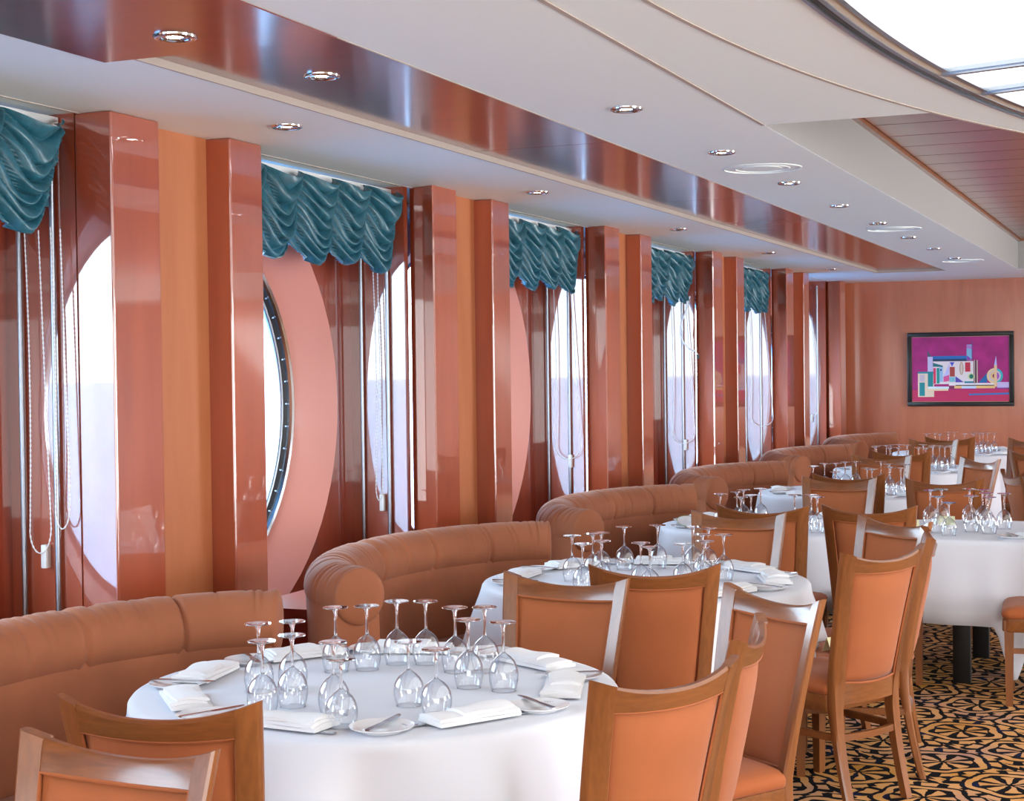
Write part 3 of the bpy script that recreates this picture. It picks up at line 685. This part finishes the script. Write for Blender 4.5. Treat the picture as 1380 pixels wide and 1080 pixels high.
for i in range(6):
    y = 5.42+2.49*i+(.10 if i == 3 else .20 if i == 4 else 0)
    if i == 5: continue
    b = MB(); poly = [(-3.443, y), (-3.06, y), (-3.16, y+.14), (-3.26, y+.34), (-3.33, y+.6), (-3.37, y+1.1), (-3.443, y+1.1)]
    b.prism(poly, 0, .725); o = b.obj('corner_ledge', M_PLINTH); tag(o, 'dark red corner ledge behind the %s curved sofa' % ('second', 'third', 'fourth', 'fifth', 'farthest')[i], 'ledge', 'corner ledges between sofas')
    MB().prism([(x+(.006 if x > -3.4 else 0), yv-(.006 if yv == y else 0)) for x, yv in poly], .725, .75).obj('ledge_top', M_PLINTH, o)

# ------------------------------------------------------------------ tables
def cloth(name, R, hem, fold, seed, m, square=0.):
    rnd = random.Random(seed); n = 168; v = []; rings = []
    ks = [(rnd.randint(5, 9), rnd.random()*6.28, 1.), (rnd.randint(10, 14), rnd.random()*6.28, .55), (rnd.randint(17, 23), rnd.random()*6.28, .3)]
    def rad(a):
        if not square: return R
        p = 5.; return R/((abs(math.cos(a))**p+abs(math.sin(a))**p)**(1/p))
    def pt(a, t):
        r_ = rad(a); h = .76-hem(a)
        F = sum(w*math.sin(k*a+p) for k, p, w in ks)
        g = t**.8
        rr_ = r_+.012+g*(fold*.45+fold*F*.62)+.02*t
        return (rr_*math.cos(a), rr_*math.sin(a), .752-h*t)
    for q in (0.02, .2, .4, .6, .8, .93, .985): rings.append([(rad(a)*q*math.cos(a), rad(a)*q*math.sin(a), .7635-.0005*(q > .95)) for a in [2*PI*i/n for i in range(n)]])
    rings.append([((rad(a)+.006)*math.cos(a), (rad(a)+.006)*math.sin(a), .760) for a in [2*PI*i/n for i in range(n)]])
    for t in (0, .05, .12, .2, .3, .42, .55, .7, .85, 1): rings.append([pt(2*PI*i/n, t) for i in range(n)])
    b = MB(); b.loft(rings, caps=False); b.f.append(tuple(range(n)))
    o = b.obj(name, m, ang=2.0); md = o.modifiers.new('thick', 'SOLIDIFY'); md.thickness = .0022; md.offset = 1
    return o
def angd(a, b): return abs((a-b+PI) % (2*PI)-PI)
def table(x, y, R, nm, cl_label, tb_label, chairs, seed, fold=.05, base=.32, dips=(), square=0.):
    t = empty('dining_table', (x, y, 0), 0, tb_label, 'table', 'cloth-covered dining tables')
    if square:
        se = [((R-.012)*math.cos(a)/(abs(math.cos(a))**5+abs(math.sin(a))**5)**.2, (R-.012)*math.sin(a)/(abs(math.cos(a))**5+abs(math.sin(a))**5)**.2) for a in [2*PI*i/72 for i in range(72)]]
        MB().prism(se, .725, .756).obj('tabletop', M_BLACK, t, ang=.5)
        for (lx, ly) in ((-.11, -.43), (-.10, .35), (.42, -.43), (.42, .35)): MB().box(lx-.045, lx+.045, ly-.03, ly+.03, 0, .725, .004).obj('leg', M_BLACK, t)
    else:
        MB().lathe([(0, .725), (R-.01, .725), (R-.004, .74), (R-.01, .758), (0, .758)], 48).obj('tabletop', M_BLACK, t)
        MB().lathe([(0, .03), (.05, .03), (.05, .725), (0, .725)], 20).obj('pedestal', M_BLACK, t)
        MB().lathe([(0, 0), (.28, 0), (.28, .02), (.08, .035), (0, .035)], 28).obj('foot', M_BLACK, t)
    def hem(a):
        h = base
        for (ca, cz, wd) in chairs: h = max(h, base+(cz-base)*math.exp(-(angd(a, ca)/wd)**4))
        for (da, dz, wd) in dips: h = min(h, dz+(h-dz)*min(1, (angd(a, da)/wd)**1.3))
        return h
    c = cloth('tablecloth', R+.002, hem, fold, seed, M_CLOTH, square); c.location = (x, y, 0); tag(c, cl_label, 'tablecloth', 'white tablecloths'); return t
D = math.radians
sofaside = (PI, .50, 1.05)
def chr_(*degs): return [(D(d), .51, .45) for d in degs]
TB = {}
def T_(key, *a, **k): TB[key] = (a[0], a[1], a[2]); table(*a, **k)
T_('t1', -2.15, 4.09, .685, 'nearest', 'white cloth on the nearest round table, bottom centre', 'nearest round table under the white cloth at bottom centre', [sofaside]+chr_(-85, -30, 5, 40, 75), 5, .07)
T_('t2', -2.12, 6.52, .685, 'second', 'white cloth on the second round table, behind two chair backs', 'second round table, behind the pair of back-to-back chairs', [sofaside]+chr_(-65, -20, 10, 35, 80), 9, .06)
T_('t3', -2.15, 9.02, .64, 'third', 'white cloth on the third round table by the wall', 'third round table by the wall', [sofaside]+chr_(-80, 80), 12, .02)
T_('t4', -2.15, 11.55, .685, 'fourth', 'white cloth on the fourth round table by the wall', 'fourth round table by the wall', [sofaside]+chr_(-80, 80, 35), 17, .02)
T_('t5', -2.13, 14.17, .685, 'fifth', 'white cloth on the fifth round table by the wall', 'fifth round table by the wall', [sofaside]+chr_(-80, 80), 21, .02)
T_('t6', -2.06, 16.88, .685, 'farthest', 'white cloth on the farthest round table before the wood wall', 'farthest round table before the wood wall', [sofaside]+chr_(-80), 26, .02)
T_('r1', -.95, 9.05, .55, 'square', 'white cloth at right with one corner hanging almost to the carpet', 'black-legged square table at the right edge', chr_(180), 31, .016, .335, dips=[(D(-74), .05, .15)], square=1.)
NAME = dict(t1='nearest round table', t2='second round table', t3='third round table', t4='fourth round table', t5='fifth round table', t6='farthest round table', r1='square table')

# ------------------------------------------------------------------ inverted wine glasses
def make_glass(H):
    root = empty('wine_glass'); k = H/.197; b = H*.53
    prof = [(.034, 0), (.038, .012), (.0425, .035), (.0425, .052), (.039, .070), (.031, .086), (.020, .098), (.009, .106), (.0045, .112)]
    prof = [(r*(.93+.07*k), z*k) for r, z in prof]
    t = .0014; inner = [(max(.0, r-t), z-(.002 if i > 5 else 0)) for i, (r, z) in enumerate(prof[:-1])]+[(0, prof[-2][1]-.002)]
    MB().lathe(prof+[(0, .113*k)], 28).obj('bowl', M_BOWL, root)
    MB().lathe([(.034*(.93+.07*k)+.0012, .0), (.034*(.93+.07*k)+.0012, .002), (.034*(.93+.07*k)-.0012, .002), (.034*(.93+.07*k)-.0012, 0), (.034*(.93+.07*k)+.0012, .0)], 28).obj('rim', M_STEM, root)
    s = [(0, .111*k), (.0055, .108*k), (.0046, .118*k), (.0040, .135*k), (.0040, .160*k), (.0052, .178*k), (.0095, H-.009), (.020, H-.0055), (.0375, H-.003), (.0385, H-.0015), (.0375, H), (0, H)]
    MB().lathe(s, 28).obj('stem_and_foot', M_STEM, root); return root
GA = make_glass(.197); GB = make_glass(.176); gu = [0, 0]
GL = {'t1': [[-0.279, -0.185], [-0.206, -0.119], [-0.112, -0.436], [-0.084, -0.328], [-0.219, 0.158], [0.078, -0.388], [-0.142, 0.215], [0.162, -0.5], [-0.098, 0.331], [-0.012, 0.359], [0.21, -0.208], [0.332, -0.291], [0.129, 0.27], [0.212, 0.305], [0.264, 0.068], [0.377, 0.059]], 't2': [[-0.284, -0.13], [-0.132, -0.414], [-0.223, -0.037], [-0.273, 0.212], [-0.094, -0.287], [-0.195, 0.303], [0.084, -0.311], [0.166, -0.446], [-0.071, 0.407], [0.107, 0.371], [0.205, -0.121], [0.188, 0.333], [0.235, 0.072], [0.317, -0.177], [0.324, 0.087]], 't3': [[-0.236, -0.304], [-0.18, -0.148], [-0.067, -0.496], [-0.184, 0.014], [-0.05, -0.343], [-0.113, 0.134], [0.267, -0.25], [0.327, -0.378], [0.179, -0.271]], 't4': [[-0.253, -0.286], [-0.235, 0.024], [-0.044, -0.543], [-0.163, 0.077], [-0.131, 0.255], [-0.066, 0.333], [0.151, -0.423], [0.199, -0.507], [0.115, 0.339], [0.225, 0.034], [0.286, -0.283], [0.343, 0.004], [0.365, -0.327]], 't5': [[-0.314, -0.171], [-0.339, 0.037], [-0.259, 0.078], [-0.169, -0.305], [-0.235, 0.164], [-0.105, -0.243], [-0.181, 0.271], [-0.104, 0.225], [0.067, -0.249], [0.135, -0.308], [0.03, 0.279], [0.153, -0.028], [0.13, 0.181], [0.27, -0.135], [0.193, 0.116], [0.291, 0.087]], 't6': [[-0.337, -0.137], [-0.27, -0.023], [-0.194, -0.238], [-0.105, -0.232], [-0.184, 0.33], [-0.113, 0.274], [0.043, -0.18], [0.132, -0.176], [0.096, 0.18], [0.181, -0.063], [0.192, 0.139], [0.246, 0.031], [0.306, 0.097]], 'r1': [[-0.358, 0.201], [-0.306, 0.275], [-0.256, -0.236], [-0.181, -0.368], [-0.159, 0.336], [-0.092, -0.14], [-0.081, 0.29], [-0.035, 0.066], [0.008, -0.211], [0.059, 0.057]]}
SMALL = {'t1': (7, 10, 11), 't2': (3, 10), 'r1': (3,), 't4': (2,)}
TZ = .766
for k, L in GL.items():
    tx, ty, _ = TB[k]
    bearing = lambda p: math.atan2(tx+p[0], ty+p[1])
    order = sorted(range(len(L)), key=lambda i: bearing(L[i])); rank = {i: n_+1 for n_, i in enumerate(order)}
    for i, (dx, dy) in enumerate(L):
        small = i in SMALL.get(k, ()); g = GB if small else GA; q = 1 if small else 0
        place(g, gu[q] > 0, (tx+dx, ty+dy, TZ), random.Random(i).random()*6, '%supside-down wine glass, %s from the left on the %s' % ('small ' if small else '', ORD[rank[i]], NAME[k]), 'wine glass', 'upside-down wine glasses on the '+NAME[k]); gu[q] += 1

# ------------------------------------------------------------------ place settings
def make_plate():
    r = MB().lathe([(0, .002), (.048, .002), (.050, 0), (.053, 0), (.054, .003), (.078, .010), (.083, .0135), (.0835, .0155), (.078, .0135), (.055, .0065), (.048, .0045), (0, .0045)], 44).obj('bread_plate', M_CHINA); return r
def make_knife(L=.20):
    root = empty('table_knife'); b = MB(); rings = []
    for t, w_, h in ((0, .006, .003), (.03, .0085, .0035), (.25, .007, .0032), (.42, .0055, .003), (.46, .005, .0025)):
        y = t*L; rings.append([(-w_, y, .003-h/2+.001), (w_, y, .003-h/2+.001), (w_, y, .003+h/2+.001), (-w_, y, .003+h/2+.001)])
    b.loft(rings).obj('handle', M_CUTLERY, root)
    b = MB(); rings = []
    for t, a, c_ in ((.46, -.005, .005), (.52, -.007, .010), (.7, -.007, .011), (.88, -.007, .010), (.97, -.006, .004), (1., -.005, -.001)):
        y = t*L; rings.append([(a, y, .003), (c_, y, .0035), (c_, y, .0042), (a, y, .0052)])
    b.loft(rings).obj('blade', M_CUTLERY, root); return root
def make_fork(L=.20):
    root = empty('table_fork'); b = MB(); rings = []
    for t, w_, z in ((0, .005, .002), (.03, .009, .002), (.2, .0065, .004), (.5, .0035, .008), (.66, .004, .006), (.72, .012, .004), (.80, .0125, .0035)):
        y = t*L; rings.append([(-w_, y, z), (w_, y, z), (w_, y, z+.0022), (-w_, y, z+.0022)])
    b.loft(rings).obj('handle', M_CUTLERY, root); b = MB()
    for i in range(4):
        x = -.0105+.007*i; b.loft([[(x-w_, t*L, z), (x+w_, t*L, z), (x+w_, t*L, z+.002), (x-w_, t*L, z+.002)] for t, w_, z in ((.79, .0022, .0035), (.9, .0018, .005), (1., .0010, .009))])
    b.obj('tines', M_CUTLERY, root); return root
def make_napkin():
    root = empty('folded_napkin')
    def slab(x0, x1, y0, y1, z0, z1, tw, nm, wv):
        b = MB(); v = []; f = []; NX, NY = 14, 8
        rings = []
        for i in range(NX+1):
            u = i/NX; x = x0+(x1-x0)*u; ring = []
            pr = []
            for j in range(NY+1): q = j/NY; pr.append((y0+(y1-y0)*q, z1+wv*math.sin(7*u+3*q)+.006*math.sin(PI*q)*(1 if u > .05 else .6)))
            for j in range(NY, -1, -1): q = j/NY; pr.append((y0+(y1-y0)*q+(.003 if j == NY else 0), z0))
            rings.append([(x, y+tw*(u-.5), z) for y, z in pr])
        b.loft(rings); return b.obj(nm, M_NAPKIN, root, ang=1.0)
    slab(-.125, .125, -.055, .055, .001, .010, .004, 'bottom_fold', .0012)
    slab(-.122, .118, -.052, .048, .011, .019, -.010, 'middle_fold', .0015)
    slab(-.050, .112, -.046, .040, .020, .027, .018, 'top_fold', .002)
    return root
PL = make_plate(); KN = make_knife(); FK = make_fork(); NP = make_napkin(); used = dict(p=0, k=0, f=0, n=0)
def put(kind, proto, x, y, z, rz, label, cat, group):
    o = place(proto, used[kind] > 0, (x, y, z), rz, label, cat, group); used[kind] += 1; return o
def settings(k, angs, rp=.575, rn=.545, gap=25):
    tx, ty, R = TB[k]; rp = R-.105; rn = R-.135
    pos = []
    for a in angs:
        pos.append((a, tx+rp*math.cos(D(a)), ty+rp*math.sin(D(a)), tx+rn*math.cos(D(a+gap)), ty+rn*math.sin(D(a+gap))))
    rank = {p[0]: i+1 for i, p in enumerate(sorted(pos, key=lambda p: math.atan2(p[1], p[2])))}
    ranknap = {p[0]: i+1 for i, p in enumerate(sorted(pos, key=lambda p: math.atan2(p[3], p[4])))}
    for (a, px, py, nx, ny) in pos:
        rnd = random.Random(int(a*7)+hash(k[1]) % 7 if False else int(a*7)+int(k[1])*31)
        w1 = '%s from the left on the %s' % (ORD[rank[a]], NAME[k]); w2 = '%s from the left on the %s' % (ORD[ranknap[a]], NAME[k])
        put('p', PL, px, py, TZ, 0, 'white bread plate, '+w1, 'plate', 'bread plates on the '+NAME[k])
        ra = D(a)+PI/2+rnd.uniform(-.5, .1); c, s = math.cos(ra), math.sin(ra)
        put('k', KN, px-(-s)*.10*0+c*.0-(-s)*.0 + s*.085, py-c*.085, TZ+.0155, ra, 'butter knife lying on the bread plate '+w1, 'knife', 'cutlery on the '+NAME[k])
        na = D(a+gap)+PI/2+rnd.uniform(-.18, .18); put('n', NP, nx, ny, TZ+.006, na, 'folded white napkin, '+w2, 'napkin', 'folded napkins on the '+NAME[k])
        c, s = math.cos(na), math.sin(na)
        # fork under the napkin, tines out on one side; knife handle out on the other
        fx, fy = nx+c*.02+s*(-.0)-(-s)*.02, ny+s*.02-c*.02
        put('f', FK, nx+c*.015-s*.025, ny+s*.015+c*.025, TZ, na+PI/2, 'fork tucked under the napkin '+w2, 'fork', 'cutlery on the '+NAME[k])
        put('k', KN, nx+c*.165+s*.02, ny+s*.165-c*.02, TZ, na+PI/2, 'knife under the napkin '+w2, 'knife', 'cutlery on the '+NAME[k])
settings('t1', (-61, -14, 30, 80, 118, 160, 200, -112))
settings('t2', (-61, -14, 26, 75, 120, 165, 212))
settings('t3', (-14, 30, 130, 175, 215, -110))
settings('t4', (-60, -10, 170, 215))
settings('t5', (-60, -10, 200))
settings('t6', (-60, -15, 30))
settings('r1', (-70, -20), gap=22)
# cards
def card(name, loc, rz, w_, h, label, lean=.25):
    b = MB(); 
    b.loft([[(-w_/2, -.0, 0), (w_/2, -.0, 0), (w_/2, .0015, 0), (-w_/2, .0015, 0)], [(-w_/2, h*lean, h), (w_/2, h*lean, h), (w_/2, h*lean+.0015, h), (-w_/2, h*lean+.0015, h)]])
    b.loft([[(-w_/2, 2*h*lean, 0), (w_/2, 2*h*lean, 0), (w_/2, 2*h*lean+.0015, 0), (-w_/2, 2*h*lean+.0015, 0)], [(-w_/2, h*lean, h), (w_/2, h*lean, h), (w_/2, h*lean+.0015, h), (-w_/2, h*lean+.0015, h)]])
    o = b.obj(name, M_CARD, smooth=False); o.location = loc; o.rotation_euler = (0, 0, rz); tag(o, label, 'card'); return o
card('menu_card', (-1.34, 8.76, TZ), .5, .10, .07, 'cream folded card on the square table beside the edge-on chair')
card('menu_card', (-1.22, 9.25, TZ), -.1, .09, .05, 'small cream card standing behind glasses on the square table')
card('menu_card', (-1.30, 6.55, .496), .9, .07, .06, 'pale green folded card on a chair seat left of the whole chair', .5)
b = MB(); b.lathe([(0, 0), (.04, 0), (.066, .008), (.070, .011), (.066, .010), (.04, .003), (0, .003)], 36); o = b.obj('tilted_plate', M_CHINA); o.location = (-2.56, 8.68, TZ+.030); o.rotation_euler = (.30, .25, 0)
tag(o, 'green-edged plate propped at a tilt on the third round table', 'plate'); MB().tube([(.069*math.cos(2*PI*i/36), .069*math.sin(2*PI*i/36), .0108) for i in range(36)], .0022, 5, close=True).obj('green_rim', plain('green_glaze', (120, 140, 90), .3), o)
